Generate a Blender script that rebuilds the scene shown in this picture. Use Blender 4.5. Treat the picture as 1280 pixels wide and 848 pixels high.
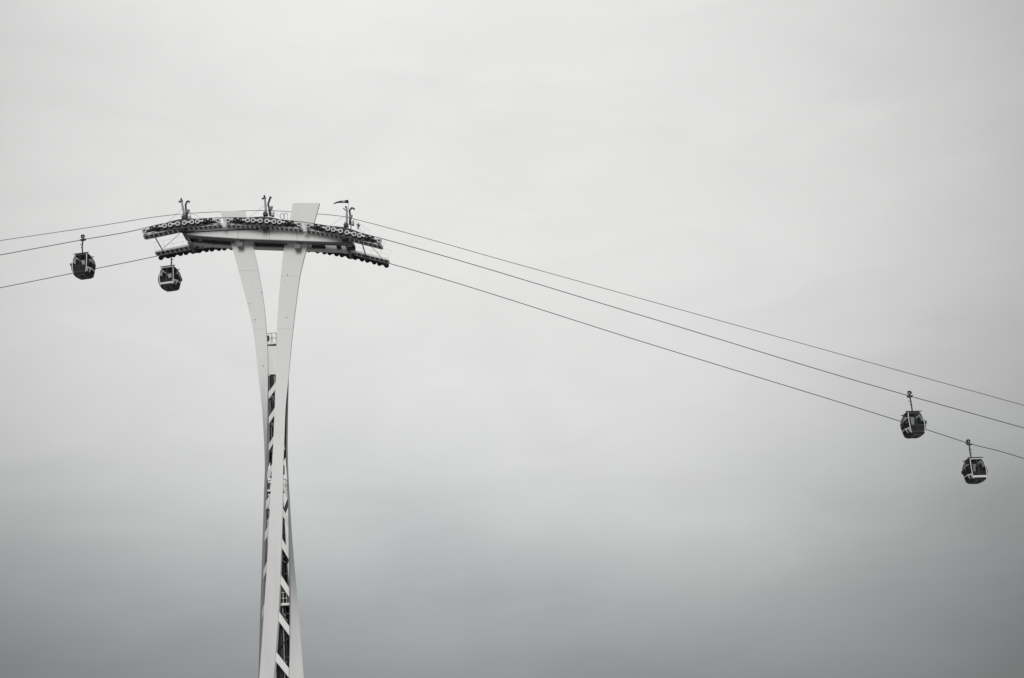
import bpy, math, random
import numpy as np
from mathutils import Vector, Matrix

random.seed(7)
R = math.radians
for o in list(bpy.data.objects):
    bpy.data.objects.remove(o, do_unlink=True)
S = bpy.context.scene
C = S.collection

# ------------------------------------------------------------------ camera
CAM = Vector((0, 0, 1.7))
FPX = 2000.0                      # focal length in pixels of a 1280 px wide picture
PITCH, ROLL = R(19.6), R(-4.0)
cam_d = bpy.data.cameras.new('camera')
cam_d.sensor_width = 36
cam_d.lens = 36 * FPX / 1280
cam_d.clip_start, cam_d.clip_end = 0.5, 8000
cam = bpy.data.objects.new('camera', cam_d)
C.objects.link(cam)
ROT = Matrix.Rotation(R(90) + PITCH, 3, 'X') @ Matrix.Rotation(ROLL, 3, 'Z')
cam.matrix_world = Matrix.Translation(CAM) @ ROT.to_4x4()
S.camera = cam

# ------------------------------------------------------------------ sky: an even overcast, darker cloud bank low down
SUN_EL, SUN_AZ = 15.0, 179.0       # azimuth clockwise from +Y: behind the viewer, a little to the right
w = bpy.data.worlds.new('World')
S.world = w
w.use_nodes = True
nt = w.node_tree
nt.nodes.clear()


def node(t, kind, **kw):
    n = t.nodes.new(kind)
    for k, v in kw.items():
        setattr(n, k, v)
    return n


def math_n(t, op, a, b=None, c=None, clamp=False):
    n = node(t, 'ShaderNodeMath', operation=op)
    n.use_clamp = clamp
    for i, v in enumerate((a, b, c)):
        if v is None:
            continue
        if isinstance(v, (int, float)):
            n.inputs[i].default_value = v
        else:
            t.links.new(v, n.inputs[i])
    return n.outputs[0]


out = node(nt, 'ShaderNodeOutputWorld')
sky = node(nt, 'ShaderNodeTexSky', sky_type='NISHITA')
sky.sun_disc = False
sky.sun_elevation = R(SUN_EL)
sky.sun_rotation = R(SUN_AZ)
sky.air_density, sky.dust_density = 1.5, 4.0
bg_sky = node(nt, 'ShaderNodeBackground')
bg_sky.inputs[1].default_value = 0.06
nt.links.new(sky.outputs[0], bg_sky.inputs[0])
tc = node(nt, 'ShaderNodeTexCoord')
sep = node(nt, 'ShaderNodeSeparateXYZ')
nt.links.new(tc.outputs['Generated'], sep.inputs[0])
mp = node(nt, 'ShaderNodeMapping')
mp.inputs['Scale'].default_value = (1.0, 1.0, 2.6)
mp.inputs['Location'].default_value = (0.37, 0.2, 0.1)
nt.links.new(tc.outputs['Generated'], mp.inputs[0])
nz = node(nt, 'ShaderNodeTexNoise')
nz.inputs['Scale'].default_value = 2.1
nz.inputs['Detail'].default_value = 3.0
nz.inputs['Roughness'].default_value = 0.42
nz.inputs['Distortion'].default_value = 0.4
nt.links.new(mp.outputs[0], nz.inputs['Vector'])
nz2 = node(nt, 'ShaderNodeTexNoise')
nz2.inputs['Scale'].default_value = 6.5
nz2.inputs['Detail'].default_value = 4.0
nz2.inputs['Roughness'].default_value = 0.5
nt.links.new(mp.outputs[0], nz2.inputs['Vector'])
warp = math_n(nt, 'MULTIPLY', math_n(nt, 'SUBTRACT', nz.outputs[0], 0.5), 0.09)
warp2 = math_n(nt, 'MULTIPLY', math_n(nt, 'SUBTRACT', nz2.outputs[0], 0.5), 0.05)
elev = math_n(nt, 'ADD', math_n(nt, 'ADD', sep.outputs[2], warp), warp2)
# the bank dips a little towards the right, is torn open right of the middle and thicker left of it
elev = math_n(nt, 'MULTIPLY_ADD', sep.outputs[0], .035, elev)
for x0, w0, amp in ((.125, .105, .036), (-.06, .05, -.015)):
    q = math_n(nt, 'DIVIDE', math_n(nt, 'SUBTRACT', math_n(nt, 'MULTIPLY_ADD', sep.outputs[2], .9, sep.outputs[0]), x0 + .9 * .22), w0)
    gq = math_n(nt, 'EXPONENT', math_n(nt, 'MULTIPLY', math_n(nt, 'MULTIPLY', q, q), -1.0))
    elev = math_n(nt, 'MULTIPLY_ADD', gq, amp, elev)
ramp = node(nt, 'ShaderNodeValToRGB')
ramp.color_ramp.interpolation = 'B_SPLINE'
stops = [(0.0, .40), (.08, .445), (.135, .52), (.157, .555), (.18, .61), (.204, .69), (.223, .755), (.252, .84), (.299, .92),
         (.347, .955), (.393, .975), (.46, .99), (.523, .96), (.65, 1.25), (1.0, 2.2)]
tint = lambda k: (k * (.985 - .075 * max(0, 1 - k)), k * (.99 - .0 * max(0, 1 - k)), k * (.97 + .085 * max(0, 1 - k)))
stops = [(p, tuple(.83 * c for c in tint(k))) for p, k in stops]
cr = ramp.color_ramp
while len(cr.elements) > 1:
    cr.elements.remove(cr.elements[-1])
cr.elements[0].position = stops[0][0]
cr.elements[0].color = stops[0][1] + (1,)
for p, c in stops[1:]:
    e = cr.elements.new(p)
    e.color = c + (1,)
nt.links.new(elev, ramp.inputs[0])
# the thinner, brighter stretch of cloud
bright_dir = ROT @ Vector(((560 - 640) / FPX, (424 - 230) / FPX, -1))
bright_dir.normalize()
dot = node(nt, 'ShaderNodeVectorMath', operation='DOT_PRODUCT')
nt.links.new(tc.outputs['Generated'], dot.inputs[0])
dot.inputs[1].default_value = bright_dir
th2 = math_n(nt, 'MAXIMUM', math_n(nt, 'MULTIPLY', math_n(nt, 'SUBTRACT', 1.0, dot.outputs['Value']), 2 / .152), 0.0)
fall = math_n(nt, 'EXPONENT', math_n(nt, 'MULTIPLY', math_n(nt, 'POWER', th2, 1.76), -1.0))
thin = math_n(nt, 'MULTIPLY_ADD', fall, .70, .30)
nz3 = node(nt, 'ShaderNodeTexNoise')
nz3.inputs['Scale'].default_value = 9.0
nz3.inputs['Detail'].default_value = 6.0
nz3.inputs['Roughness'].default_value = 0.55
nz3.inputs['Distortion'].default_value = 0.8
nt.links.new(mp.outputs[0], nz3.inputs['Vector'])
thin = math_n(nt, 'MULTIPLY', thin, math_n(nt, 'MULTIPLY_ADD', nz3.outputs[0], .16, .92))
mulc = node(nt, 'ShaderNodeVectorMath', operation='SCALE')
nt.links.new(ramp.outputs[0], mulc.inputs[0])
nt.links.new(thin, mulc.inputs['Scale'])
bg_cl = node(nt, 'ShaderNodeBackground')
bg_cl.inputs[1].default_value = 1.0
nt.links.new(mulc.outputs[0], bg_cl.inputs[0])
mixs = node(nt, 'ShaderNodeMixShader')
mixs.inputs[0].default_value = 0.97          # cloud cover
nt.links.new(bg_sky.outputs[0], mixs.inputs[1])
nt.links.new(bg_cl.outputs[0], mixs.inputs[2])
nt.links.new(mixs.outputs[0], out.inputs[0])

sun_d = bpy.data.lights.new('sun', 'SUN')
sun_d.energy = 1.5
sun_d.angle = R(28)
sun_d.color = (1.0, 0.99, 0.975)
sun = bpy.data.objects.new('sun', sun_d)
C.objects.link(sun)
sd = Vector((math.sin(R(SUN_AZ)) * math.cos(R(SUN_EL)), math.cos(R(SUN_AZ)) * math.cos(R(SUN_EL)), math.sin(R(SUN_EL))))
sun.rotation_euler = (-sd).to_track_quat('-Z', 'Y').to_euler()
sun.location = (0, -20, 60)
vs = S.view_settings
vs.view_transform, vs.look, vs.exposure, vs.gamma = 'Standard', 'None', 0.0, 1.0
vs.use_curve_mapping = False


# ------------------------------------------------------------------ helpers
def at(px, py, Y):
    """the point at depth Y that stands at (px, py) of the photograph"""
    d = ROT @ Vector(((px - 640) / FPX, (424 - py) / FPX, -1))
    return CAM + d * ((Y - CAM.y) / d.y)


def mat(name, col, rough=0.5, metal=0.0, var=0.0, scale=3.0, bump=0.0, streak=False, spec=0.5):
    m = bpy.data.materials.new(name)
    m.use_nodes = True
    t = m.node_tree
    b = t.nodes['Principled BSDF']
    b.inputs['Base Color'].default_value = (*col, 1)
    b.inputs['Roughness'].default_value = rough
    b.inputs['Metallic'].default_value = metal
    b.inputs['Specular IOR Level'].default_value = spec
    if var:
        g = node(t, 'ShaderNodeTexCoord')
        mpp = node(t, 'ShaderNodeMapping')
        mpp.inputs['Scale'].default_value = (1, 1, 0.12 if streak else 1)
        t.links.new(g.outputs['Object'], mpp.inputs[0])
        n = node(t, 'ShaderNodeTexNoise')
        n.inputs['Scale'].default_value = scale
        n.inputs['Detail'].default_value = 6
        n.inputs['Roughness'].default_value = 0.62
        t.links.new(mpp.outputs[0], n.inputs['Vector'])
        mx = node(t, 'ShaderNodeMix', data_type='RGBA')
        mx.inputs[6].default_value = (*[c * (1 - var) for c in col], 1)
        mx.inputs[7].default_value = (*[min(1, c * (1 + var * 0.55)) for c in col], 1)
        t.links.new(n.outputs[0], mx.inputs[0])
        t.links.new(mx.outputs[2], b.inputs['Base Color'])
        rr = math_n(t, 'MULTIPLY_ADD', n.outputs[0], 0.25, rough - 0.12)
        t.links.new(rr, b.inputs['Roughness'])
        if bump:
            bp = node(t, 'ShaderNodeBump')
            bp.inputs['Strength'].default_value = bump
            bp.inputs['Distance'].default_value = 0.02
            t.links.new(n.outputs[0], bp.inputs['Height'])
            t.links.new(bp.outputs[0], b.inputs['Normal'])
    return m


M = {
    'white': mat('white_steel_paint', (.85, .853, .85), .48, var=.14, scale=1.3, streak=True),
    'white2': mat('white_fitting_paint', (.74, .74, .73), .5, var=.2, scale=4),
    'grey': mat('grey_galvanised_steel', (.36, .37, .38), .5, .35, var=.3, scale=5),
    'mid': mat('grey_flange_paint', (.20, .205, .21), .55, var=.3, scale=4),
    'web': mat('shaded_edge_grey', (.23, .235, .24), .55, var=.3, scale=2, streak=True),  # grey stands for shade on the edge faces of the white legs
    'dark': mat('dark_steel_paint', (.035, .037, .042), .55, var=.4, scale=5),
    'black': mat('black_rubber', (.012, .012, .013), .75, var=.3, scale=8),
    'shadow': mat('dark_steel_and_shade', (.022, .023, .026), .6, var=.4, scale=3),  # dark steel, also painted-in shade on inner leg faces and in the shaft
    'grate': mat('walkway_grating', (.15, .152, .155), .65, var=.5, scale=14),
    'rope': mat('steel_wire_rope', (.085, .087, .092), .5, .3),
    'concrete': mat('foundation_concrete', (.34, .33, .31), .85, var=.3, scale=.8, bump=.3),
    'ground': mat('paved_ground', (.33, .33, .33), .9, var=.3, scale=.08, bump=.3),
    'cabin': mat('cabin_white_paint', (.78, .78, .78), .38, var=.1, scale=5),
    'seat': mat('rose_seat_fabric', (.10, .055, .06), .8, var=.2, scale=9),
    'sock_l': mat('windsock_pale_cloth', (.5, .5, .5), .85, var=.2, scale=9),
    'sock_d': mat('windsock_dark_cloth', (.03, .03, .034), .85, var=.2, scale=9),
}


def glass_mat():
    m = bpy.data.materials.new('tinted_cabin_glass')
    m.use_nodes = True
    t = m.node_tree
    b = t.nodes['Principled BSDF']
    b.inputs['Base Color'].default_value = (.018, .02, .023, 1)
    b.inputs['Roughness'].default_value = 0.2
    tr = node(t, 'ShaderNodeBsdfTransparent')
    tr.inputs[0].default_value = (.86, .87, .88, 1)
    mx = node(t, 'ShaderNodeMixShader')
    mx.inputs[0].default_value = 0.87
    t.links.new(b.outputs[0], mx.inputs[1])
    t.links.new(tr.outputs[0], mx.inputs[2])
    t.links.new(mx.outputs[0], t.nodes['Material Output'].inputs[0])
    return m


M['glass'] = glass_mat()


class MB:
    """collects shapes that become ONE mesh object"""

    def __init__(s):
        s.v, s.f, s.m, s.sm = [], [], [], []

    def add(s, vs_, fs, mi=0, smooth=False):
        b = len(s.v)
        s.v += [tuple(x) for x in vs_]
        for f in fs:
            s.f.append([b + i for i in f])
            s.m.append(mi)
            s.sm.append(smooth)
        return s

    def box(s, c, ax, ay, az, mi=0):
        """centre and three half-axis vectors"""
        c, ax, ay, az = map(Vector, (c, ax, ay, az))
        p = [c + ax * i + ay * j + az * k for i in (-1, 1) for j in (-1, 1) for k in (-1, 1)]
        return s.add(p, [(0, 1, 3, 2), (4, 6, 7, 5), (0, 4, 5, 1), (2, 3, 7, 6), (0, 2, 6, 4), (1, 5, 7, 3)], mi)

    def bar(s, a, b, w_, h_, up=(0, 0, 1), mi=0):
        a, b = Vector(a), Vector(b)
        t = (b - a)
        u = Vector(up)
        if abs(t.normalized().dot(u)) > .98:
            u = Vector((0, 1, 0))
        n = t.cross(u).normalized()
        k = n.cross(t).normalized()
        return s.box((a + b) / 2, t / 2, n * (w_ / 2), k * (h_ / 2), mi)

    def tube(s, pts, r, n=8, mi=0, cap=True):
        pts = [Vector(p) for p in pts]
        rr = r if isinstance(r, (list, tuple)) else [r] * len(pts)
        ref = Vector((0, 0, 1))
        if abs((pts[-1] - pts[0]).normalized().dot(ref)) > .9:
            ref = Vector((0, 1, 0))
        vs_, fs = [], []
        for i, p in enumerate(pts):
            t = (pts[min(i + 1, len(pts) - 1)] - pts[max(i - 1, 0)]).normalized()
            a = t.cross(ref).normalized()
            b = a.cross(t).normalized()
            for k in range(n):
                q = 2 * math.pi * k / n
                vs_.append(p + (a * math.cos(q) + b * math.sin(q)) * rr[i])
        for i in range(len(pts) - 1):
            for k in range(n):
                k2 = (k + 1) % n
                fs.append((i * n + k, i * n + k2, (i + 1) * n + k2, (i + 1) * n + k))
        s.add(vs_, fs, mi, True)
        if cap:
            s.add(vs_[:n], [tuple(range(n))[::-1]], mi)
            s.add(vs_[-n:], [tuple(range(n))], mi)
        return s

    def prism(s, poly, ext, mi=0):
        """closed polygon pushed along a vector"""
        poly = [Vector(p) for p in poly]
        ext = Vector(ext)
        n = len(poly)
        vs_ = poly + [p + ext for p in poly]
        fs = [tuple(range(n)), tuple(range(n, 2 * n))[::-1]]
        for i in range(n):
            j = (i + 1) % n
            fs.append((i, i + n, j + n, j))
        return s.add(vs_, fs, mi)

    def strip_prism(s, top, bot, ext, mi=0):
        """a band between two rows of points, pushed along a vector (safe for concave outlines)"""
        for i in range(len(top) - 1):
            s.prism([top[i], top[i + 1], bot[i + 1], bot[i]], ext, mi)
        return s

    def lathe(s, prof, n=20, mi=0, axis='Y', c=(0, 0, 0), smooth=True):
        """(radius, along) pairs turned about an axis through c"""
        c = Vector(c)
        vs_, fs = [], []
        for r, a in prof:
            for k in range(n):
                q = 2 * math.pi * k / n
                x, y = r * math.cos(q), r * math.sin(q)
                vs_.append(c + (Vector((x, a, y)) if axis == 'Y' else Vector((x, y, a))))
        for i in range(len(prof) - 1):
            for k in range(n):
                k2 = (k + 1) % n
                fs.append((i * n + k, (i + 1) * n + k, (i + 1) * n + k2, i * n + k2))
        return s.add(vs_, fs, mi, smooth)

    def mesh(s, name, mats):
        me = bpy.data.meshes.new(name)
        me.from_pydata(s.v, [], s.f)
        for m in (mats if isinstance(mats, (list, tuple)) else [mats]):
            me.materials.append(M[m])
        me.polygons.foreach_set('material_index', s.m)
        me.polygons.foreach_set('use_smooth', s.sm)
        me.update()
        return me

    def build(s, name, mats, parent=None):
        return put(name, s.mesh(name, mats), parent)


def put(name, me, parent=None, loc=None):
    o = bpy.data.objects.new(name, me)
    C.objects.link(o)
    if parent is not None:
        o.parent = parent
        b = parent
        off = Vector((0, 0, 0))
        while b is not None:                # parents are moved, never turned, while building
            off += b.location if b.type == 'EMPTY' else Vector((0, 0, 0))
            b = b.parent
        if parent.type == 'EMPTY':
            o.matrix_parent_inverse = Matrix.Translation(-off)
    if loc is not None:
        o.location = loc
    return o


def tag(o, label, cat, group=None):
    o['label'], o['category'] = label, cat
    if group:
        o['group'] = group
    return o


# ------------------------------------------------------------------ setting
Y0 = 142.0                        # depth of the tower's middle
gm = MB()
gm.add([(-4000, -4000, 0), (4000, -4000, 0), (4000, 4000, 0), (-4000, 4000, 0)], [(0, 1, 2, 3)])
g = gm.build('ground', 'ground')
g['kind'] = 'structure'

# ------------------------------------------------------------------ tower
BASE = at(352, 848, Y0)
BASE = Vector((BASE.x, Y0, 0))
tower = bpy.data.objects.new('cable_car_tower', None)
C.objects.link(tower)
tower.location = BASE
tag(tower, 'tall white twisted steel tower with forked legs and wide row of cable wheels on top', 'tower')


def catmull(rows, n):
    """rows of equal-length tuples, first column the parameter -> n smooth rows"""
    a = np.array(rows, float)
    t = a[:, 0]
    q = np.linspace(t[0], t[-1], n)
    m = np.gradient(a[:, 1:], t, axis=0)
    res = []
    for x in q:
        i = min(max(np.searchsorted(t, x) - 1, 0), len(t) - 2)
        h = t[i + 1] - t[i]
        s_ = (x - t[i]) / h
        h00, h10, h01, h11 = 2 * s_**3 - 3 * s_**2 + 1, s_**3 - 2 * s_**2 + s_, -2 * s_**3 + 3 * s_**2, s_**3 - s_**2
        res.append((x, *(h00 * a[i, 1:] + h10 * h * m[i] + h01 * a[i + 1, 1:] + h11 * h * m[i + 1])))
    return res


# one row: picture row, left edge (x, offset in depth), right edge (x, offset in depth)
RIB = {
    'B': [(254, 366, -.3, 399.5, -.3), (277, 362, -.3, 393, -.3), (304, 356, -.3, 385, -.3), (339, 351.6, -.3, 376, -.3),
          (384, 347.6, -.3, 369.5, -.3), (413, 346, -.3, 366, -.3), (440, 345.3, -.35, 363.2, -.35), (469, 344.8, -.5, 360.8, -.45),
          (509, 343.4, -.7, 357, -.6), (544, 342, -.9, 355.6, -.8), (585, 340, -1.0, 354, -.95), (650, 336.4, -1.05, 353.0, -1.15),
          (700, 334, -1.0, 351.2, -1.25), (763, 330, -.95, 348.2, -1.4), (848, 324, -1.0, 342, -1.6), (1000, 309, -1.4, 329, -2.2),
          (1168, 290, -1.9, 312, -2.9)],
    'A': [(264, 275, -.3, 306, -.3), (283, 281.5, -.3, 310, -.3), (301, 287.6, -.3, 314.7, -.3), (342, 299, -.3, 323.8, -.3),
          (380, 309, -.3, 329.8, -.3), (417, 317, -.3, 333.2, -.3), (447, 320.6, -.3, 334.6, -.35), (476, 323.7, -.3, 334.8, -.45),
          (500, 326.4, -.2, 334.6, -.6), (528, 328.6, .0, 334.2, -.65), (568, 330.6, .5, 333.0, -.7), (600, 331, .75, 330.6, -.65),
          (650, 331, .95, 329, -.5), (700, 331.5, 1.1, 327.3, -.3), (780, 333, 1.3, 324.8, .0), (848, 335, 1.5, 322.8, .4),
          (1000, 337, 2.1, 313, .9), (1168, 340, 2.8, 303, 1.4)],
    'C': [(440, 361.4, .35, 348, .45), (470, 361.0, .3, 350, .65), (521, 360, .0, 354, .85), (568, 359.8, -.35, 358.5, .9),
          (601, 360.9, -.55, 361, .85), (640, 362.2, -.8, 363.2, .7), (689, 362.8, -1.0, 366.6, .4), (750, 363.2, -1.2, 372, -.35),
          (848, 361.4, -1.55, 379.8, -1.0), (1000, 354, -2.2, 393, -1.4), (1168, 345, -2.9, 409, -1.9)],
    'D': [(440, 334, .45, 322.5, .35), (476, 336, .65, 326, .5), (544, 345, .95, 334, .85), (600, 352, 1.0, 340, 1.05),
          (700, 359, .8, 347, 1.2), (848, 372, .6, 357, 1.55), (1000, 384, 1.1, 368, 2.2), (1168, 399, 1.6, 379, 2.9)],
}
EDGE = {}


def ribbon(key, thick):
    rows = catmull(RIB[key], 90)
    Lp = [at(x, py, Y0 + v) for py, x, v, _, _ in rows]
    Rp = [at(x, py, Y0 + v) for py, _, _, x, v in rows]
    # keep the last points on the ground
    for P_ in (Lp, Rp):
        if P_[-1].z < .1:
            P_[-1].z = .1
    fr = []
    for a, b in zip(Lp, Rp):
        d = b - a
        d.z = 0
        n = Vector((0, 0, 1)).cross(d.normalized())
        fr.append((a, b, b + n * thick, a + n * thick))
    webs = {'A': (1,), 'B': (), 'C': (3,), 'D': (1, 3)}[key]  # edge faces coloured grey as if in shade
    EDGE[key] = (np.array([r[0] for r in rows]), fr)
    mb = MB()
    for i in range(4):
        j = (i + 1) % 4
        vs_, fs = [], []
        for q in fr:
            vs_ += [q[i], q[j]]
        for k in range(len(fr) - 1):
            fs.append((2 * k, 2 * k + 2, 2 * k + 3, 2 * k + 1))
        mb.add(vs_, fs, 2 if (i == 2 and key != 'B' and key != 'A') else (1 if i in webs else 0), True)  # inner faces of C and D coloured near-black as interior shade
    mb.add(fr[0], [(0, 1, 2, 3)])
    mb.add(fr[-1], [(3, 2, 1, 0)])
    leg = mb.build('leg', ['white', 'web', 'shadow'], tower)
    return leg


def edge(key, py, side, dz=0.0):
    """a point of a ribbon: side 0 left edge ... 1 right edge at picture row py"""
    ys, fr = EDGE[key]
    i = int(np.clip(np.searchsorted(ys, py) - 1, 0, len(ys) - 2))
    s_ = (py - ys[i]) / (ys[i + 1] - ys[i])
    q0, q1 = fr[i], fr[i + 1]
    a = q0[0].lerp(q1[0], s_)
    b = q0[1].lerp(q1[1], s_)
    c = q0[2].lerp(q1[2], s_)
    inw = (c - b).normalized()
    return a.lerp(b, side), inw


LEG = {}
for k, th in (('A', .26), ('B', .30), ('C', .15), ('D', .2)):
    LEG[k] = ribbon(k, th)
LEG['A']['label'] = 'white left prong of the forked tower'
LEG['B']['label'] = 'white right prong of the forked tower'

# weld seams: thin bands standing 8 mm proud
for k, rows in (('A', (411, 338)), ('B', (411, 345, 540, 700)), ('C', (700, 800))):
    for py in rows:
        a0, n0 = edge(k, py, 0.004)
        a1, _ = edge(k, py + .55, .004)
        b0, _ = edge(k, py, .996)
        b1, _ = edge(k, py + .55, .996)
        o_ = -n0 * .008
        mb = MB().prism([a0 + o_, b0 + o_, b1 + o_, a1 + o_], n0 * .007)
        mb.build('weld_seam', 'mid', LEG[k]).data.materials[0] = M['white2']

# small bolts / lamps on the leg faces
for k, py, s_ in (('A', 366, .97), ('A', 400, .3), ('A', 458, .55), ('B', 344, .35), ('B', 397, .55), ('A', 380, .15)):
    p, n = edge(k, py, s_)
    MB().box(p - n * .03, (.035, 0, 0), n * .03, (0, 0, .045)).build('bolt_plate', 'mid', LEG[k])

# straps lacing the ribbons together
def strap(k1, y1, s1, k2, y2, s2, h1, inset=.1, m='white'):
    a, na = edge(k1, y1, s1)
    a2, _ = edge(k1, y1 + h1, s1)
    b, nb = edge(k2, y2, s2)
    b2, _ = edge(k2, y2 + h1, s2)
    mb = MB()
    q = [a + na * inset, b + nb * inset, b2 + nb * inset, a2 + na * inset]
    n = (q[1] - q[0]).cross(q[3] - q[0]).normalized()
    if n.y < 0:
        n = -n
    mb.prism(q, n * .05)
    return mb.build('lacing_strap', m, tower)


for y in (476, 508, 543, 578, 614, 652, 697, 746, 797, 850, 910, 980, 1060):      # front-left face, between A and B
    strap('B', y, .06, 'A', y + 15 + max(0, y - 600) * .03, .94, 9 if y < 600 else 11)
for y in (600, 633, 671, 716.5, 763, 813.5, 868, 930, 1000, 1080):       # front-right face, between B and C
    strap('B', y, .94, 'C', y + 15 + (y - 577) * .035, .06, 9.5 if y < 650 else 11.5)
for y in (560, 620, 680, 745, 815, 900, 1000):                            # the two rear faces, straps greyed to stand for interior shade
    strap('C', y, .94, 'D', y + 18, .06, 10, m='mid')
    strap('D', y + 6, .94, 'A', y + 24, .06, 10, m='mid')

# closing plate between the prongs below the upper platform
a0, n_ = edge('A', 432, .93)
b0, _ = edge('B', 432, .07)
a1, _ = edge('A', 467.5, .93)
b1, _ = edge('B', 467.5, .07)
off = Vector((0, .16, 0))
MB().prism([a0 + off, b0 + off, b1 + off, a1 + off], (0, .12, 0)).build('closing_plate', 'white', tower)

# dark core: shaft, pipes and ladder
def axis_pt(py, dx=0.0, dv=0.0):
    xs = np.interp(py, [440, 470, 540, 600, 700, 848, 1168], [340, 340.3, 343.5, 345.5, 347.5, 352.5, 350])
    return at(xs, py, Y0 + dv) + Vector((dx, 0, 0))


ys_core = [470, 500, 540, 580, 620, 660, 700, 750, 800, 860, 950, 1060, 1160]
MB().tube([axis_pt(y, 0.05, .32) for y in ys_core], [.34] * 4 + [.42, .46, .50, .52, .46, .42, .4, .4, .4], 14).build('core_shaft', 'shadow', tower)  # shaft coloured near-black to deepen the shade in the openings
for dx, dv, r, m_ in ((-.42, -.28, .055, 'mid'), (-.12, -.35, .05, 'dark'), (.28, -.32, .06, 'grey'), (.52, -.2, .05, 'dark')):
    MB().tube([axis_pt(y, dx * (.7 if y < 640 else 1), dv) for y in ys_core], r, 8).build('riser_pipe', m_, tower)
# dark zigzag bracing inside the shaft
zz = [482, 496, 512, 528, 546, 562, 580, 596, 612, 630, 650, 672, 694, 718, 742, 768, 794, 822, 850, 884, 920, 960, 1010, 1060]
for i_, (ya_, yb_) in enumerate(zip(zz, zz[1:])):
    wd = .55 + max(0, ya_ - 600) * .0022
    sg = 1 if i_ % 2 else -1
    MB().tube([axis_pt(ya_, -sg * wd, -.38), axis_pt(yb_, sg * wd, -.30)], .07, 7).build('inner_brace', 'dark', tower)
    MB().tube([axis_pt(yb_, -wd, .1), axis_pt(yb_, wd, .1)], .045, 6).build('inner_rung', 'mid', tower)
# elbow bundles seen in the openings
for y, dx in ((497, -.05), (531, -.1), (566, -.12), (608, -.3), (660, .3), (697, .35), (735, .3), (770, .4), (829, .35)):
    c = axis_pt(y, dx, -.42)
    mb = MB()
    mb.lathe([(0.001, -.16), (.13, -.13), (.17, -.02), (.17, .12), (.02, .16)], 12, 0, 'Y', c)
    mb.tube([c + Vector((-.25, .1, .3)), c + Vector((-.02, 0, .08)), c + Vector((.05, 0, -.25)), c + Vector((.28, .1, -.5))], .06, 8)
    mb.build('cable_clamp', 'mid', tower)
lad = MB()
l0 = [axis_pt(y, -.62, -.15) for y in (600, 680, 770, 848, 1000, 1160)]
for s_ in (-.17, .17):
    lad.tube([p + Vector((s_, 0, 0)) for p in l0], .025, 6)
for i in range(len(l0) - 1):
    nst = max(2, int((l0[i] - l0[i + 1]).length / .3))
    for k in range(nst):
        p = l0[i].lerp(l0[i + 1], k / nst)
        lad.tube([p - Vector((.17, 0, 0)), p + Vector((.17, 0, 0))], .016, 5)
lad.build('ladder', 'grey', tower)


def platform(py, dx, half, dv, dep, rail_h, posts, name='service_platform'):
    c = axis_pt(py, dx, dv)
    mb = MB().box(c, (half, 0, 0), (0, dep, 0), (0, 0, .10))
    p = mb.build(name, 'white', tower)
    MB().box(c - Vector((0, 0, .125)), (half - .03, 0, 0), (0, dep - .03, 0), (0, 0, .022)).build('deck_grating', 'grate', p)
    mb = MB()
    for zz in (rail_h * .5, rail_h):
        mb.tube([c + Vector((-half, dep, zz)), c + Vector((-half, -dep, zz)), c + Vector((half, -dep, zz)), c + Vector((half, dep, zz))], .028, 6)
    for i in range(posts):
        x = -half + 2 * half * i / (posts - 1)
        mb.tube([c + Vector((x, -dep, .1)), c + Vector((x, -dep, rail_h))], .026, 6)
        mb.tube([c + Vector((x, dep, .1)), c + Vector((x, dep, rail_h))], .026, 6)
    mb.build('railing', 'white2' if py > 700 else 'mid', p)
    return p


platform(430.5, -.02, .46, .1, .30, 1.0, 3)
MB().box(axis_pt(423, -.33, 0), (.07, 0, 0), (0, .12, 0), (0, 0, .26)).build('control_cabinet', 'dark', tower)
platform(757, .42, .58, -.35, .42, 1.05, 5)
platform(614, .0, .92, .1, .4, .95, 6)

for py_, dx_, hx, hz in ((608, -.78, .16, .34), (622, -.70, .14, .2), (588, .62, .14, .42), (612, .70, .12, .22), (645, .62, .14, .38), (640, -.82, .12, .3)):
    MB().box(axis_pt(py_, dx_, .05), (hx, 0, 0), (0, .18, 0), (0, 0, hz)).build('equipment_cabinet', 'dark', tower)

# plinth
pl = MB()
pl.lathe([(.01, 1.1), (4.6, 1.1), (4.75, .95), (4.9, .0)], 24, 0, 'Z', (BASE.x - .2, Y0, 0), smooth=False)
pl.build('foundation', 'concrete', tower)

# ------------------------------------------------------------------ head of the tower
YN, YF = Y0 - 2.85, Y0 + 2.85      # the two rope planes
YB = Y0 - 1.5                      # front of the near head beam


def interp_px(tab):
    xs, ys = zip(*tab)
    return lambda x: float(np.interp(x, xs, ys))


b_top = [(229, 291.6), (262, 289.9), (300, 288.0), (335, 286.9), (360, 288.8), (400, 293.6), (441, 298.6)]
b_bot = [(229, 293.2), (262, 296.2), (300, 298.7), (335, 300.0), (360, 300.9), (400, 302.3), (441, 303.6)]
TOPW = [at(x, y, YB) for x, y in b_top]
BOTW = [at(x, y, YB) for x, y in b_bot]


def X_of(px):
    return at(px, 295, YB).x


def z_bot(x):
    return float(np.interp(x, [p.x for p in BOTW], [p.z for p in BOTW]))


def z_top(x):
    return float(np.interp(x, [p.x for p in TOPW], [p.z for p in TOPW]))


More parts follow.
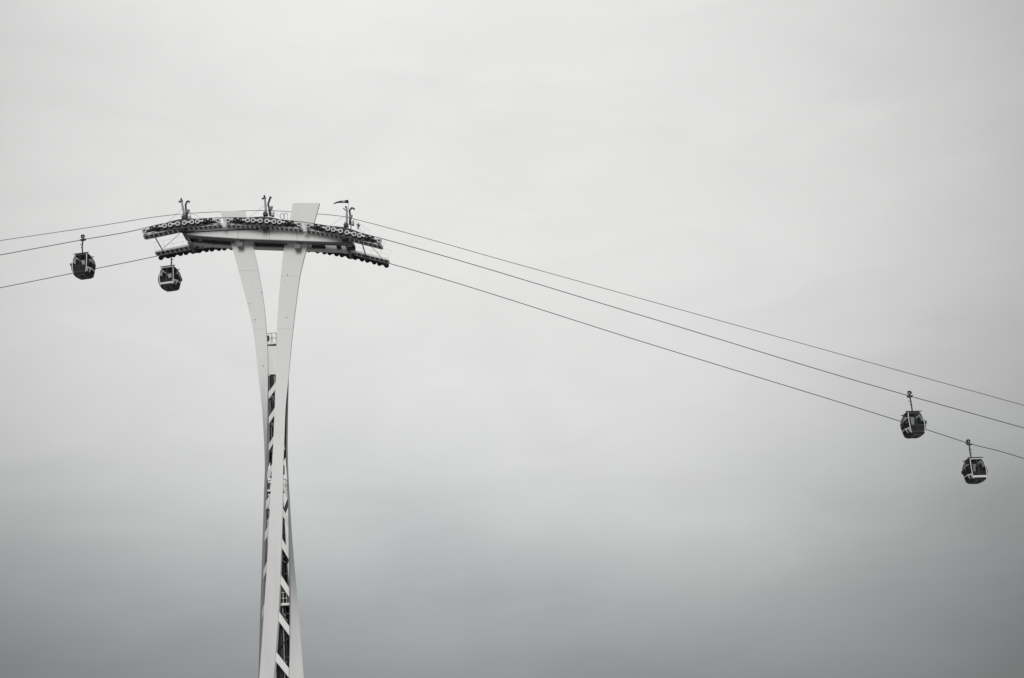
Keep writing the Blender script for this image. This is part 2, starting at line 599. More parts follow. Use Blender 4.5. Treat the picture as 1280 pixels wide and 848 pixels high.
for dy in (0.0, 1.9):
    D_ = Vector((0, dy, 0))
    mb = MB().strip_prism([p + D_ for p in TOPW], [p + D_ for p in BOTW], (0, .45, 0))
    hb = mb.build('head_beam', 'white', tower)
    for tab, zo, nm in ((TOPW, .05, 'top_flange'), (BOTW, -.045, 'bottom_flange')):
        mb = MB()
        up = [p + D_ + Vector((0, -.12, zo + .035)) for p in tab]
        dn = [p + D_ + Vector((0, -.12, zo - .035)) for p in tab]
        mb.strip_prism(up, dn, (0, .69, 0))
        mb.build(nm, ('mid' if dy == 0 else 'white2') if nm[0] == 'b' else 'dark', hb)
    # upper rail strip lying above the dark flange
    mb = MB()
    up = [p + D_ + Vector((0, -.2, .27)) for p in TOPW]
    dn = [p + D_ + Vector((0, -.2, .115)) for p in TOPW]
    mb.strip_prism(up, dn, (0, .12, 0))
    mb.build('deck_edge', 'white', hb)
    for px in (297.5, 330, 333.5, 337, 371):
        x = X_of(px)
        MB().box((x, YB + dy - .012, (z_top(x) + z_bot(x)) / 2), (.022, 0, 0), (0, .012, 0), (0, 0, (z_top(x) - z_bot(x)) / 2 - .03)).build('stiffener', 'grey', hb)

# plates and cross members between the two beams
def deck_plate(px0, px1, y0=.46, y1=1.89, lift=.12, m='dark', nm='head_deck'):
    xs = np.linspace(X_of(px0), X_of(px1), 6)
    t = [Vector((x, YB + y0, z_bot(x) + lift + .06)) for x in xs]
    b = [Vector((x, YB + y0, z_bot(x) + lift)) for x in xs]
    MB().strip_prism(t, b, (0, y1 - y0, 0)).build(nm, m, tower)


deck_plate(233, 289)
deck_plate(317, 356)
deck_plate(387, 404)
deck_plate(404, 441, .46, 1.15)
deck_plate(418, 424, 1.16, 1.89)
for px in (236, 262, 289, 316, 356, 388, 432):
    x = X_of(px)
    zt, zb = z_top(x) - .03, z_bot(x) + .03
    if zt - zb > .1:
        MB().box((x, YB + 1.175, (zt + zb) / 2), (.06, 0, 0), (0, .71, 0), (0, 0, (zt - zb) / 2)).build('cross_member', 'shadow', tower)
x = X_of(436)
MB().box((x, YB + 1.5, z_bot(x) + .04), (.42, 0, 0), (0, .33, 0), (0, 0, .05)).build('hatch_plate', 'dark', tower)
x = X_of(247)
MB().box((x, YB + 1.2, z_bot(x) + .08), (.18, 0, 0), (0, .22, 0), (0, 0, .03)).build('inspection_hatch', 'grey', tower)
# brackets where beam meets the prongs
for px in (299, 371):
    x = X_of(px)
    br = MB().box((x, YB + .62, z_bot(x) - .36), (.27, 0, 0), (0, .30, 0), (0, 0, .27)).build('beam_bracket', 'mid', tower)
    MB().box((x, YB + .60, z_bot(x) - .075), (.33, 0, 0), (0, .36, 0), (0, 0, .012)).build('bracket_cap', 'white', br)

# ------------------------------------------------------------------ ropes (picture rows in their own depth planes)
near_tab = [(178, 286.0), (190, 283.0), (201, 280.2), (220, 276.9), (236, 275.0), (273, 272.9), (307, 272.4), (335, 273.2),
            (376, 277.7), (417, 284.2), (448, 290.6), (476, 298.2)]
far_tab = [(196, 320.3), (210, 317.0), (226, 314.0), (240, 311.6), (262, 308.9), (286, 306.6), (310, 305.8), (335, 306.1),
           (362, 307.2), (389, 309.6), (428, 315.6), (459, 322.2), (485, 329.0)]
pn = np.polyfit([p[0] - 330 for p in near_tab], [p[1] for p in near_tab], 5)
pf = np.polyfit([p[0] - 340 for p in far_tab], [p[1] for p in far_tab], 5)
near_y = lambda x: float(np.polyval(pn, x - 330))
far_y = lambda x: float(np.polyval(pf, x - 340))
SIDE = {
    'near': dict(Y=YN, f=near_y, x0=176, x1=479, left=[(-420, 392), (-200, 354.5), (0, 319), (104, 299.8)],
                 right=[(800, 394.0), (1115, 489.0), (1137, 495.2), (1170, 504.4), (1280, 535.2), (1500, 598), (1800, 682)],
                 groups=[(176.5, 276), (282, 378), (383, 478.5)], inner=1),
    'far': dict(Y=YF, f=far_y, x0=195, x1=488, left=[(-420, 441), (-200, 399), (0, 360), (100, 339.9)],
                right=[(800, 426.5), (1190, 547.6), (1212, 554.8), (1250, 564.3), (1280, 573.3), (1500, 639), (1800, 728)],
                groups=[(197.5, 292.5), (296.5, 390), (394.5, 487.5)], inner=-1),
}


def smooth_poly(pts, per):
    rows = [(i, *p) for i, p in enumerate(pts)]
    # parametrise by length so the curve keeps its tension
    t = [0.0]
    for a, b in zip(pts, pts[1:]):
        t.append(t[-1] + (Vector(b) - Vector(a)).length)
    rows = [(t[i], *pts[i]) for i in range(len(pts))]
    return [Vector(r[1:]) for r in catmull(rows, per)]


def rope_obj(name, px_pts, Y, r, label, mname='rope'):
    pts = [at(x, y, Y) for x, y in px_pts]
    pts = smooth_poly([tuple(p) for p in pts], 320)
    o = MB().tube(pts, r, 8).build(name, mname)
    return tag(o, label, 'cable', 'cables strung over the tower')


ROPE_R = .037
for k, lab in (('near', 'middle dark cable, carrying the gondola beside the upper wheel row'),
               ('far', 'lowest dark cable, running over the lower wheel row')):
    d = SIDE[k]
    mid = [(x, d['f'](x)) for x in np.linspace(d['x0'], d['x1'], 15)]
    rope_obj('haul_rope', d['left'] + mid + d['right'], d['Y'], ROPE_R, lab)
YC = Y0 + .55
rope_obj('signal_cable', [(-420, 364), (-200, 331), (0, 301), (110, 284.8), (224, 268.0), (234, 267.2), (285, 264.6), (335, 263.4), (385, 266.8),
                         (436, 272.3), (448, 275.3), (640, 328.6), (960, 417.8), (1280, 507), (1500, 568.5), (1800, 652)], YC, .029,
         'topmost thin cable, passing behind the tower prongs and carrying no gondola')

# ------------------------------------------------------------------ sheave trains
SR = .24
sm = MB()
for s_ in (1,):
    sm.lathe([(.17, -.075), (SR, -.075), (SR + .012, -.05), (SR - .02, 0), (SR + .012, .05), (SR, .075), (.17, .075), (.17, -.075)], 18, 0)
    sm.lathe([(.001, -.055), (.17, -.055)], 18, 0)
    sm.lathe([(.17, .055), (.001, .055)], 18, 0)
sm.lathe([(.135, -.082), (SR - .002, -.082), (SR - .002, -.076), (.135, -.076), (.135, -.082)], 18, 1)     # pale rim, near face
sm.lathe([(.148, .082), (.148, .076), (SR - .006, .076), (SR - .006, .082), (.148, .082)], 18, 1)
sm.lathe([(.001, -.10), (.045, -.10), (.05, -.055)], 10, 2)
sm.lathe([(.05, .055), (.045, .10), (.001, .10)], 10, 2)
SHEAVE = sm.mesh('sheave', ['black', 'white', 'grey'])
smd = MB()
smd.lathe([(.001, -.07), (SR, -.075), (SR + .012, -.05), (SR - .02, 0), (SR + .012, .05), (SR, .075), (.001, .07)], 18, 0)
smd.lathe([(.001, -.10), (.06, -.10), (.07, -.07)], 10, 1)
SHEAVE_DARK = smd.mesh('sheave', ['black', 'grey'])

CENTERS = {}
for key, d in SIDE.items():
    Yr, f, inn = d['Y'], d['f'], d['inner']
    out_dir = -inn                                   # away from the tower's middle, along Y
    for gi, (xa, xb) in enumerate(d['groups']):
        span = xb - xa
        units = []
        x = 0.0
        for i in range(12):
            units.append(x)
            x += 9.5 if i % 2 == 0 else (7.2 if i != 5 else 8.6)
        units = np.array(units)
        units = units / units[-1]
        m_ = 3.2
        pxs = xa + m_ + units * (span - 2 * m_)
        cen = []
        for px in pxs:
            p = at(px, f(px), Yr)
            q = at(px + 1, f(px + 1), Yr)
            t = (q - p).normalized()
            n = Vector((-t.z, 0, t.x))
            cen.append((p - n * (SR + ROPE_R), t, n))
        c_mid = (cen[5][0] + cen[6][0]) / 2
        CENTERS[(key, gi)] = c_mid
        # dark balance beam behind the wheels, deep in the middle, slim at the ends
        Ybeam = Yr + inn * .20
        tp, bt = [], []
        for i in range(12):
            c, t, n = cen[i]
            k = max(0, 1 - abs(i - 5.5) / 4.5)
            hi = .17 + .42 * k ** 0.8
            lo = .17 + .30 * k ** 0.8
            if key == 'far':
                lo = .08
            if i in (0, 11):
                hi, lo = .10, .12
            base = Vector((c.x, Ybeam, c.z))
            tp.append(base + n * hi)
            bt.append(base - n * lo)
        bb = MB().strip_prism(tp, bt, (0, .10 * inn, 0)).build('balance_beam', 'dark', tower)
        # slimmer secondary beams near the wheels
        for pr in range(6):
            a, b = cen[2 * pr], cen[2 * pr + 1]
            for nm, i in (('sheave', 2 * pr), ('sheave', 2 * pr + 1)):
                c, t, n = cen[i]
                plain = key == 'near' and i in (1, 2, 9, 10)
                o = put('sheave', SHEAVE_DARK if (plain or key == 'far') else SHEAVE, bb, loc=c)
            y_p = Yr + out_dir * .105
            pa, pb = Vector((a[0].x, y_p, a[0].z)), Vector((b[0].x, y_p, b[0].z))
            t, n = a[1], a[2]
            L_ = (pb - pa).length
            mb = MB()
            m1 = (pa + pb) / 2
            if key == 'near':
                # dog-bone plate from rim to rim
                q = [pa + t * .15 + n * .13, m1 + n * .045, pb - t * .15 + n * .13]
                w_ = [pa + t * .17 - n * .06, m1 - n * .05, pb - t * .17 - n * .06]
                mb.strip_prism(q, w_, (0, .03 * out_dir, 0))
            else:
                mb.bar(pa - t * .05, pb + t * .05, .03, .11)
            plain_pair = key == 'near' and pr in (0, 5)
            mb.build('link_plate', 'white2' if key == 'far' else ('grey' if plain_pair else 'white'), bb)
        # rope catcher fingers on top of the end wheels
        for i in (0, 11):
            c, t, n = cen[i]
            p = Vector((c.x, Yr + out_dir * .17, c.z))
            MB().bar(p, p + n * .34, .05, .05, up=(0, 1, 0)).build('rope_catcher', 'white2', bb)

        # walkway on the inner side, in two straight halves
        wy0, wy1 = (Yr + inn * .42, Yr + inn * 1.32)
        wpts = []
        for i in (0, 5.5, 11):
            if i == 5.5:
                c, t, n = c_mid, cen[5][1], cen[5][2]
            else:
                c, t, n = cen[int(i)]
            ext = -.25 if i == 0 else (.25 if i == 11 else 0)
            wpts.append(c + t * ext + n * (-.20 if key == 'near' else .16))
        wk = None
        for h in (0, 1):
            a, b = wpts[h], wpts[h + 1]
            t = (b - a).normalized()
            n = Vector((-t.z, 0, t.x))
            if h == 0:
                b = b - t * .10
            else:
                a = a + t * .10
            # the two long stringers of this half are the walkway's own mesh
            mb = MB()
            for yy in (wy0, wy1):
                mb.bar(Vector((a.x, yy, a.z)), Vector((b.x, yy, b.z)), .07, .19)
            N = 8
            for i in range(N + 1):
                p = a.lerp(b, i / N)
                mb.box((p.x, (wy0 + wy1) / 2, p.z - .03), t * .065, (0, abs(wy1 - wy0) / 2 - .036, 0), n * .05)
            wk = mb.build('walkway', 'white', tower)
            gp = MB().box((0, 0, 0), t * ((b - a).length / N / 2 - .07), (0, abs(wy1 - wy0) / 2 - .04, 0), n * .02).mesh('grating', 'grate')
            for i in range(N):
                p = a.lerp(b, (i + .5) / N)
                put('grating', gp, wk, loc=(p.x, (wy0 + wy1) / 2, p.z - .0))
            # thin guard rail
            mb = MB()
            ry = wy1 if key == 'near' else wy0
            if key == 'far':
                ry = wy1
            ryl = [ry]
            for zz in (.5, 1.0):
                mb.tube([Vector((a.x, ry, a.z)) + n * zz, Vector((b.x, ry, b.z)) + n * zz], .010, 5)
            for i in range(0, N + 1, 2):
                p = a.lerp(b, i / N)
                mb.tube([(p.x, ry, p.z), Vector((p.x, ry, p.z)) + n * 1.0], .010, 5)
            mb.build('guard_rail', 'white2', wk)
        # dark hub block and arm from the balance beam's middle to the head
        ya, yb = sorted((Yr + inn * .32, Y0 - inn * 1.62))
        MB().box((c_mid.x, Yr + inn * .62, c_mid.z - (.42 if key == 'near' else .2)), (.26, 0, 0), (0, .30, 0), (0, 0, .16)).build('hub_block', 'shadow', tower)
        MB().box((c_mid.x, (Yr + inn * .92 + Y0 - inn * .0) / 2, c_mid.z - .47), (.12, 0, 0), (0, abs(Yr + inn * .92 - Y0) / 2 - .1, 0), (0, 0, .11)).build('cross_arm', 'mid', tower)

# white hangers in the gaps between neighbouring trains (near side)
for px in (279, 380.5):
    p = at(px, near_y(px), YN)
    mb = MB().box(p + Vector((0, .38, -.36)), (.075, 0, 0), (0, .05, 0), (.04, 0, .38))
    mb.box(p + Vector((0.03, .60, -.74)), (.16, 0, 0), (0, .25, 0), (0, 0, .05))
    mb.build('gap_bracket', 'white', tower)
for px in (294.5, 392.3):
    p = at(px, far_y(px), YF)
    MB().box(p + Vector((0, -.38, -.30)), (.06, 0, 0), (0, .05, 0), (0, 0, .30)).build('gap_bracket', 'white', tower)

# ties between the two rows of wheels, and thin stays
for pxn, pyn, pxf, pyf in ((194, 297, 205.5, 317), (452, 302, 459, 326)):
    MB().tube([at(pxn, pyn, YN + .9), at(pxf, pyf, YF - .5)], .055, 8).build('tie_strut', 'dark', tower)
for pxn, pyn, pxf, pyf in ((224.5, 292.5, 204, 310.5), (464, 308, 480, 326)):
    MB().tube([at(pxn, pyn, YN + 1.0), at(pxf, pyf, YF - .6)], .024, 6).build('stay_rod', 'grey', tower)

# ------------------------------------------------------------------ masts, davits, wind sock
YM = YN + .35


def P(px, py, Y=YM):
    return at(px, py, Y)


for base, top, tee in (((231, 272.5), (227.2, 252.5), -1), ((332.7, 268.5), (331.2, 248.5), -1), ((433.4, 282.5), (433.6, 260.5), 0)):
    b, t = P(*base), P(*top)
    mb = MB().tube([b, t], [.11, .085], 10)
    ms = mb.build('mast', 'grey', tower)
    mb = MB().box(b + Vector((-.06, 0, .02)), (.22, 0, 0), (0, .2, 0), (0, 0, .13))
    mb.build('mast_foot', 'dark', ms)
    MB().box(b + Vector((-.07, -.02, .24)), (.13, 0, 0), (0, .16, 0), (0, 0, .07)).build('winch', 'mid', ms)
    if tee:
        mb = MB().bar(t + Vector((-.30, 0, .02)), t + Vector((.10, 0, .05)), .14, .14)
        mb.box(t + Vector((-.05, 0, .26)), (.07, 0, 0), (0, .07, 0), (0, 0, .10))
        mb.box(t + Vector((.0, 0, .13)), (.04, 0, 0), (0, .04, 0), (0, 0, .12))
        mb.build('mast_head', 'dark', ms)
    else:
        mb = MB().bar(t + Vector((-.02, 0, -.35)), t + Vector((-.34, 0, .05)), .07, .08)
        mb.box(t + Vector((-.08, 0, .12)), (.08, 0, 0), (0, .08, 0), (0, 0, .08))
        mb.build('mast_head', 'dark', ms)
    for sx in (-1, 1):
        foot = P(base[0] + sx * 23, near_y(base[0] + sx * 23) + 1)
        MB().tube([b.lerp(t, .62), foot], .014, 5).build('stay_wire', 'grey', tower)

for k, (base, elbow, bend, tip) in enumerate((((233.5, 274), (232.3, 260.5), (232.0, 256), (236.3, 252.3)),
                                    ((337.6, 270), (336.2, 259.5), (335.0, 256), (338.6, 246.5)),
                                    ((437.3, 281), (437.6, 268), (436.8, 263.5), (442.4, 261.2)))):
    y_ = YN + .75
    pts = [P(*base, y_), P(*elbow, y_), P(*bend, y_)]
    mb = MB().tube(pts, [.10, .09, .09], 8)
    dv = mb.build('davit', 'dark', tower)
    tp_ = P(*tip, y_)
    hook = [pts[2], pts[2].lerp(tp_, .55) + Vector((-.02, 0, .18 if k != 1 else .02)), tp_ + Vector((-.03, 0, .04)), tp_ + Vector((.06, 0, -.10))]
    MB().tube(hook, [.09, .10, .10, .06], 8).build('davit_hook', 'dark', dv)
    MB().box(P(base[0] + 1.2, base[1] - 9.5, y_), (.13, 0, 0), (0, .12, 0), (0.05, 0, .16)).build('pulley_block', 'mid', dv)
    # small gear on the deck beside it
    MB().box(P(base[0] + 3.5, base[1] - 1.2, y_), (.12, 0, 0), (0, .2, 0), (0, 0, .15)).build('deck_box', 'grey', tower)
    MB().tube([P(base[0] + 5.0, base[1] + .5, y_), P(base[0] + 4.4, base[1] - 6.0, y_)], .035, 6).build('handrail_post', 'grey', tower)
    # support carrying the thin cable
    cx = base[0] + 1.0
    cy = float(np.interp(cx, [234, 335, 385, 436, 448], [267.2, 263.4, 266.8, 272.3, 275.3]))
    top = at(cx, cy + .5, YC)
    MB().tube([Vector((top.x, YC, z_top(min(max(top.x, TOPW[0].x), TOPW[-1].x)) + .1)), top], .045, 8).build('cable_saddle', 'mid', tower)

# hooped guard near the middle mast and a lamp on the right
hp = MB()
for px in (352.5, 357.5):
    hp.tube([P(px - 2, 273.5, YN + .9), P(px - 2, 268.2, YN + .9), P(px - .6, 266.7, YN + .9), P(px + 1.4, 266.9, YN + .9), P(px + 2, 268.6, YN + .9), P(px + 2, 274, YN + .9)], .026, 6)
hp.build('hoop_guard', 'mid', tower)
lp = MB().tube([P(447.5, 287, YN + .7), P(447.5, 283, YN + .7)], .05, 6)
lp.box(P(448.1, 281.8, YN + .7), (.09, 0, .05), (0, .1, 0), (-.05, 0, .13))
lp.build('floodlight', 'dark', tower)
# lighter railing at the right end of the near row
rl = MB()
rail_px = [(442, 274), (446, 277), (450, 280), (456, 285), (462, 288.5)]
rl.tube([P(x, y, YN + 1.25) for x, y in rail_px], .014, 5)
for x, y in rail_px[1:]:
    rl.tube([P(x, y, YN + 1.25), P(x, y + 9, YN + 1.25)], .013, 5)
rl.build('end_railing', 'white2', tower)

# wind sock: a pole and a striped tapering sleeve
sp = MB().tube([P(435.8, 262), P(435.6, 251)], .022, 6).build('windsock_pole', 'grey', tower)
a, b = P(435.2, 252.2), P(417, 255.2)
mb = MB()
N = 10
pts, rad = [], []
for i in range(N + 1):
    s_ = i / N
    p = a.lerp(b, s_) + Vector((0, 0, -.05 * math.sin(s_ * 6) * s_ + .10 * math.sin(s_ * math.pi)))
    pts.append(p)
    rad.append(.165 * (1 - s_) + .045 * s_)
for i in range(N):
    stripe = 1 if i in (2, 3) else 0
    mb.tube([pts[i], pts[i + 1]], [rad[i], rad[i + 1]], 10, stripe, cap=(i in (0, N - 1)))
mb.build('windsock', ['sock_d', 'sock_l'], tower)

# ------------------------------------------------------------------ gondolas
# cabin levels below the roof: z, half length of the door side, reach of the bulged ends, half width
CL = [(0.0, .55, .60, .62), (-.18, .615, .74, .71), (-.45, .665, .92, .80), (-.95, .71, 1.07, .88), (-1.35, .705, 1.02, .885), (-1.66, .675, .90, .86), (-1.92, .62, .76, .80)]
ROOF = -1.64
VOFF = .22


def lev(z):
    zs = [c[0] for c in CL][::-1]
    return [float(np.interp(z, zs, [c[i] for c in CL][::-1])) for i in (1, 2, 3)]


def ring(z):
    a, b, w_ = lev(z)
    o_ = [(-a, -w_), (a, -w_), (b, -w_ * .38), (b, w_ * .38), (a, w_), (-a, w_), (-b, w_ * .38), (-b, -w_ * .38)]
    return [Vector((x, y + VOFF, z + ROOF)) for x, y in o_]


def slab(mb, Ls, Rs, nn):
    n = len(Ls)
    v = []
    for a, b in zip(Ls, Rs):
        v += [a, b, b + nn, a + nn]
    fs = []
    for k in range(n - 1):
        for i in range(4):
            j = (i + 1) % 4
            fs.append((4 * k + i, 4 * k + j, 4 * k + 4 + j, 4 * k + 4 + i))
    fs += [(3, 2, 1, 0), tuple(4 * n - 4 + i for i in range(4))]
    mb.add(v, fs)


def pane_mesh(i, z0, z1, inset=.05, push=0.0, th=.025, steps=3, name='pane', m='glass'):
    """panel between ring corners i and i+1, from z0 down to z1, curved with the body"""
    j = (i + 1) % 8
    mb = MB()
    zs = np.linspace(z0, z1, steps + 1)
    Ls, Rs = [], []
    for z in zs:
        r_ = ring(z)
        a, b = r_[i], r_[j]
        t = (b - a).normalized()
        nn = Vector((t.y, -t.x, 0))
        Ls.append(a + t * inset + nn * push)
        Rs.append(b - t * inset + nn * push)
    t = (Rs[0] - Ls[0]).normalized()
    nn = Vector((t.y, -t.x, 0)) * -th
    slab(mb, Ls, Rs, nn)
    return mb.mesh(name, m)


def make_gondola(variant):
    root = bpy.data.objects.new('gondola', None)
    C.objects.link(root)
    G = lambda nm, mb, m: put(nm, mb.mesh(nm, m), root)
    # frame: roof ring, waist ring, floor ring and the four corner pillars
    fr = MB()
    for i in (0, 1, 4, 5):
        zs = np.linspace(0, -1.92, 12)
        pts = [ring(z)[i] for z in zs]
        for a, b in zip(pts, pts[1:]):
            fr.bar(a, b + (b - a).normalized() * .01, .062, .075, up=(0, 1, 0))
    rr = ring(-.03)
    fr.bar(rr[4], rr[5], .06, .08)
    rr = ring(-1.50)
    for i in (1, 2, 3, 5, 6, 7):
        fr.bar(rr[i], rr[(i + 1) % 8], .05, .12)
    rr = ring(-1.76)
    fr.bar(rr[4] + Vector((0, .012, 0)), rr[5] + Vector((0, .012, 0)), .06, .19)      # pale band under the fixed window
    G('frame', fr, 'cabin')
    for z, h, ii in ((-.03, .07, (0, 1, 2, 3, 5, 6, 7)), (-1.90, .08, (0, 1, 2, 3, 4, 5, 6, 7))):
        rr = ring(z)
        sl = MB()
        for i in ii:
            sl.bar(rr[i], rr[(i + 1) % 8], .055, h)
        G('roof_ring' if z > -1 else 'floor_ring', sl, 'dark')
    # roof, dark tray with two rails, and the ceiling
    r0 = ring(0)
    top = [p + Vector((0, 0, .11)) for p in ring(-.0)]
    cen = sum(top, Vector()) / 8
    top = [cen + (p - cen) * .86 for p in top]
    mb = MB().add(r0 + top, [(i, (i + 1) % 8, 8 + (i + 1) % 8, 8 + i) for i in range(8)] + [tuple(range(8, 16)), tuple(range(8))[::-1]])
    rf = G('roof', mb, 'dark')
    for sy in (-1, 1):
        yy = VOFF + sy * .60
        put('roof_rail', MB().bar((-.76, yy, ROOF + .10), (.76, yy, ROOF + .10), .06, .07).mesh('roof_rail', 'dark'), rf)
    for sx in (-1, 1):
        put('roof_rail', MB().bar((sx * .5, VOFF - .57, ROOF + .14), (sx * .5, VOFF + .57, ROOF + .14), .06, .05).mesh('roof_rail', 'dark'), rf)
    # floor pan with ribs on its underside
    fl = ring(-1.92)
    c2 = sum(fl, Vector()) / 8
    low = [c2 + Vector(((p.x - c2.x) * .80, (p.y - c2.y) * .86, -.15)) for p in fl]
    mb = MB().add(fl + low, [(i, 8 + i, 8 + (i + 1) % 8, (i + 1) % 8) for i in range(8)] + [tuple(range(8)), tuple(range(8, 16))[::-1]])
    fo = G('floor', mb, 'dark')
    for xx in (-.28, .28):
        put('floor_rib', MB().box((xx, VOFF, ROOF - 2.095), (.03, 0, 0), (0, .60, 0), (0, 0, .024)).mesh('floor_rib', 'grey'), fo)
    put('floor_rib', MB().box((0, VOFF - .57, ROOF - 2.095), (.24, 0, 0), (0, .025, 0), (0, 0, .022)).mesh('floor_rib', 'mid'), fo)
    # glazing: fixed side, two sliding door leaves, six end panes
    put('window', pane_mesh(4, -.09, -1.28), root)
    put('kick_panel', pane_mesh(4, -1.28, -1.64, name='kick_panel', m='black'), root)
    for k in (0, 1):
        # door leaves split the door side in two
        mb = MB()
        zs = np.linspace(-.08, -1.30, 6)
        Ls, Rs = [], []
        for z in zs:
            r_ = ring(z)
            a, b = r_[0], r_[1]
            m1 = (a + b) / 2
            t = (b - a).normalized()
            Ls.append(a + t * .05 if k == 0 else m1 + t * .02)
            Rs.append(m1 - t * .02 if k == 0 else b - t * .05)
        slab(mb, Ls, Rs, Vector((0, .025, 0)))
        dr = put('door', mb.mesh('door', 'glass'), root)
        fm = MB()
        zs = np.linspace(-.08, -1.86, 8)
        for z0, z1 in zip(zs, zs[1:]):
            for z, zz in ((z0, z1),):
                A0, A1 = ring(z), ring(zz)
                m0, m1 = (A0[0] + A0[1]) / 2, (A1[0] + A1[1]) / 2
                sgn = -1 if k == 0 else 1
                fm.bar(m0 + Vector((sgn * .04, -.02, 0)), m1 + Vector((sgn * .04, -.02, 0)), .045, .05, up=(0, 1, 0))
        for z in (-.12, -1.28, -1.82):
            r_ = ring(z)
            a, b = r_[0], r_[1]
            m1 = (a + b) / 2
            p, q_ = (a + Vector((.05, -.012, 0)), m1) if k == 0 else (m1, b - Vector((.05, .012, 0)))
            fm.bar(p, q_, .035, .10)
        put('door_frame', fm.mesh('door_frame', 'dark'), dr)
    put('kick_panel', pane_mesh(0, -1.30, -1.86, name='kick_panel', m='black'), root)
    for i in (1, 2, 3, 5, 6, 7):
        put('window', pane_mesh(i, -.10, -1.44, inset=.03), root)
        put('lower_panel', pane_mesh(i, -1.56, -1.86, inset=.03, name='lower_panel', m='black' if i in (2, 6) else 'cabin'), root)
        if i in (1, 7, 3, 5):
            zs = [-1.58, -1.86]
            a, b = ring(zs[0]), ring(zs[1])
            j = (i + 1) % 8
            t0, t1 = (a[j] - a[i]).normalized(), (b[j] - b[i]).normalized()
            nn = Vector((t0.y, -t0.x, 0)) * .02
            c0, c1 = a[i].lerp(a[j], .5) + nn, b[i].lerp(b[j], .5) + nn
            put('trim_strip', MB().bar(c0, c1, .16, .02, up=nn).mesh('trim_strip', 'dark'), root)
    # bulged end frames in dark
    for i in (2, 3, 6, 7):
        mb = MB()
        pts = [ring(z)[i] for z in np.linspace(-.05, -1.88, 10)]
        for a, b in zip(pts, pts[1:]):
            mb.bar(a, b, .05, .05, up=(0, 1, 0))
        put('end_post', mb.mesh('end_post', 'dark'), root)
    # guide bars on the door side corners
    for sx in (-1, 1):
        mb = MB().bar((sx * .95, VOFF - .72, ROOF - .82), (sx * .96, VOFF - .72, ROOF - 1.12), .07, .09)
        mb.bar((sx * .66, VOFF - .74, ROOF - .98), (sx * .95, VOFF - .72, ROOF - .98), .07, .09)
        put('guide_bar', mb.mesh('guide_bar', 'dark'), root)
    # two facing benches
    for sx in (-1, 1):
        mb = MB().box((sx * .62, VOFF, ROOF - 1.45), (.24, 0, 0), (0, .62, 0), (0, 0, .05))
        mb.box((sx * .80, VOFF, ROOF - 1.08), (.05, 0, 0), (0, .60, 0), (sx * .04, 0, .34))
        put('bench', mb.mesh('bench', 'seat'), root)
    # centre post of the fixed window, grab pole and the dark kick panel inside the door
    mb = MB()
    for z0, z1 in ((-.08, -.9), (-.9, -1.66)):
        m0, m1 = (ring(z0)[4] + ring(z0)[5]) / 2, (ring(z1)[4] + ring(z1)[5]) / 2
        mb.bar(m0, m1, .13, .05, up=(0, 1, 0))
    put('window_post', mb.mesh('window_post', 'dark'), root)
    put('grab_pole', MB().tube([(0.3, VOFF + .2, ROOF - .02), (.3, VOFF + .2, ROOF - 1.9)], .03, 8).mesh('grab_pole', 'grey'), root)
    for sx in (-1, 1):
        put('bench_end', MB().box((sx * .47, VOFF, ROOF - .92), (.09, 0, 0), (0, .55, 0), (0, 0, .46)).mesh('bench_end', 'dark'), root)
    # ceiling ventilators seen through the glass
    for sx in (-1, 1):
        put('roof_vent', MB().box((sx * .28, VOFF - .1, ROOF - .06), (.16, 0, 0), (0, .22, 0), (0, 0, .03)).mesh('roof_vent', 'grey'), rf)
    # hanger: bent arm, step pegs, grip with its arms and roller
    k = 1 if variant == 0 else -1
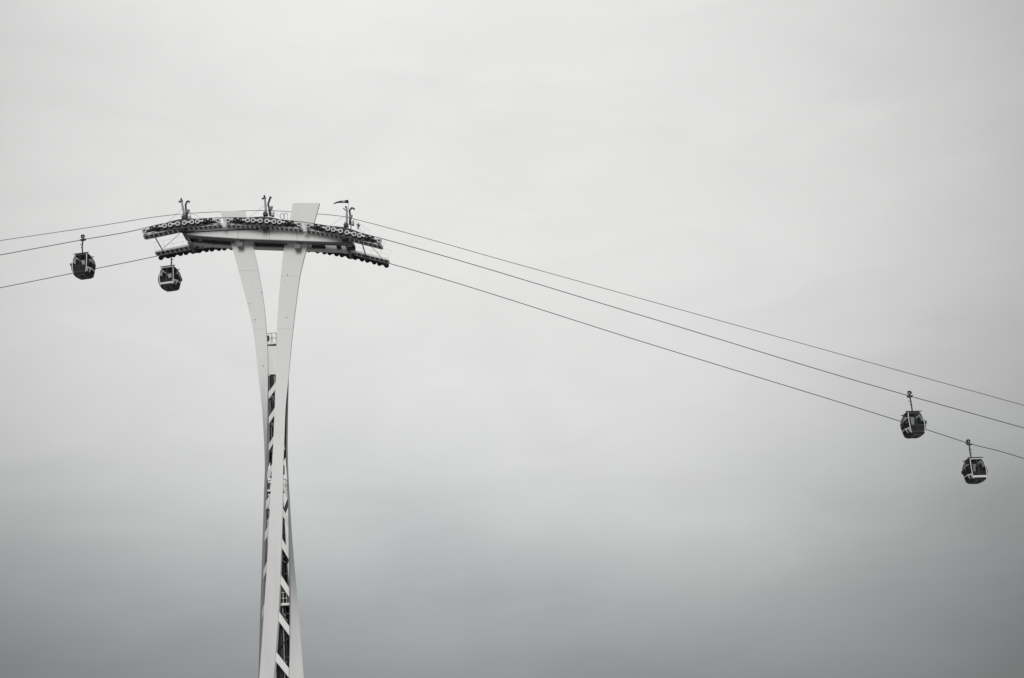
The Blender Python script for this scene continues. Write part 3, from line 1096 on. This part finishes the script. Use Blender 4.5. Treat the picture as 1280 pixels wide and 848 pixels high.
    arm = MB().tube([(0, -.02, -.10), (-.01, -.10, -.35), (-.015, -.13, -.8), (0, -.08, -1.25), (.01, .0, -1.58)], [.062, .066, .068, .066, .075], 8)
    arm.bar((-.18, .0, ROOF + .12), (.18, .0, ROOF + .12), .20, .08)
    hg = G('hanger', arm, 'dark')
    put('step_peg', MB().bar((-.24, -.12, -.52), (.0, -.12, -.50), .05, .06).mesh('step_peg', 'mid'), hg)
    put('step_peg', MB().bar((-.16, -.12, -.84), (.0, -.12, -.83), .05, .06).mesh('step_peg', 'mid'), hg)
    gr = MB()
    gr.bar((-.24, 0, -.035), (.24, 0, -.035), .14, .13)
    gr.bar((-.30, -.06, .02), (.32, -.06, .05), .05, .07)
    gr.bar((-.06, -.09, -.2), (.02, -.09, .2), .10, .12, up=(0, 1, 0))
    gp = G('grip', gr, 'dark')
    put('grip_roller', MB().lathe([(.07, -.05), (.17, -.05), (.17, .05), (.07, .05), (.07, -.05)], 16, 0, 'Y', (-.02, -.1, .27)).mesh('grip_roller', 'dark'), gp)
    put('grip_lever', MB().tube([(.02, -.1, .14), (.20, -.12, .28), (.14, -.12, .42), (-.08, -.12, .45), (-.2, -.12, .36)], .05, 6).mesh('grip_lever', 'dark'), gp)
    return root


def copy_tree(o, parent=None):
    c = o.copy()
    C.objects.link(c)
    c.parent = parent
    for ch in list(o.children):
        copy_tree(ch, c)
    return c


proto = make_gondola(0)
kids_done = False
GRP = 'gondolas riding on the cables'
spots = [
    ('near', 104.0, 299.9, 0, 'dark-glazed gondola at the far left, hanging on the middle cable'),
    ('near', 1137.0, 495.6, 0, 'right-hand gondola with see-through dark doors on the middle cable, left of its neighbour'),
    ('far', 213.5, 318.4, 180, 'gondola with a pale band below its window, hanging just under the tower wheels'),
    ('far', 1211.5, 555.2, 180, 'lowest and rightmost gondola, pale-framed window, on the lowest cable'),
]
for i, (side, px, py, rz, lab) in enumerate(spots):
    o = proto if i == 0 else copy_tree(proto)
    p = at(px, py, SIDE[side]['Y'])
    o.location = p
    o.rotation_euler = (0, 0, R(rz + (-9 if px < 640 else 9)))      # cabins hang slightly turned
    tag(o, lab, 'gondola', GRP)
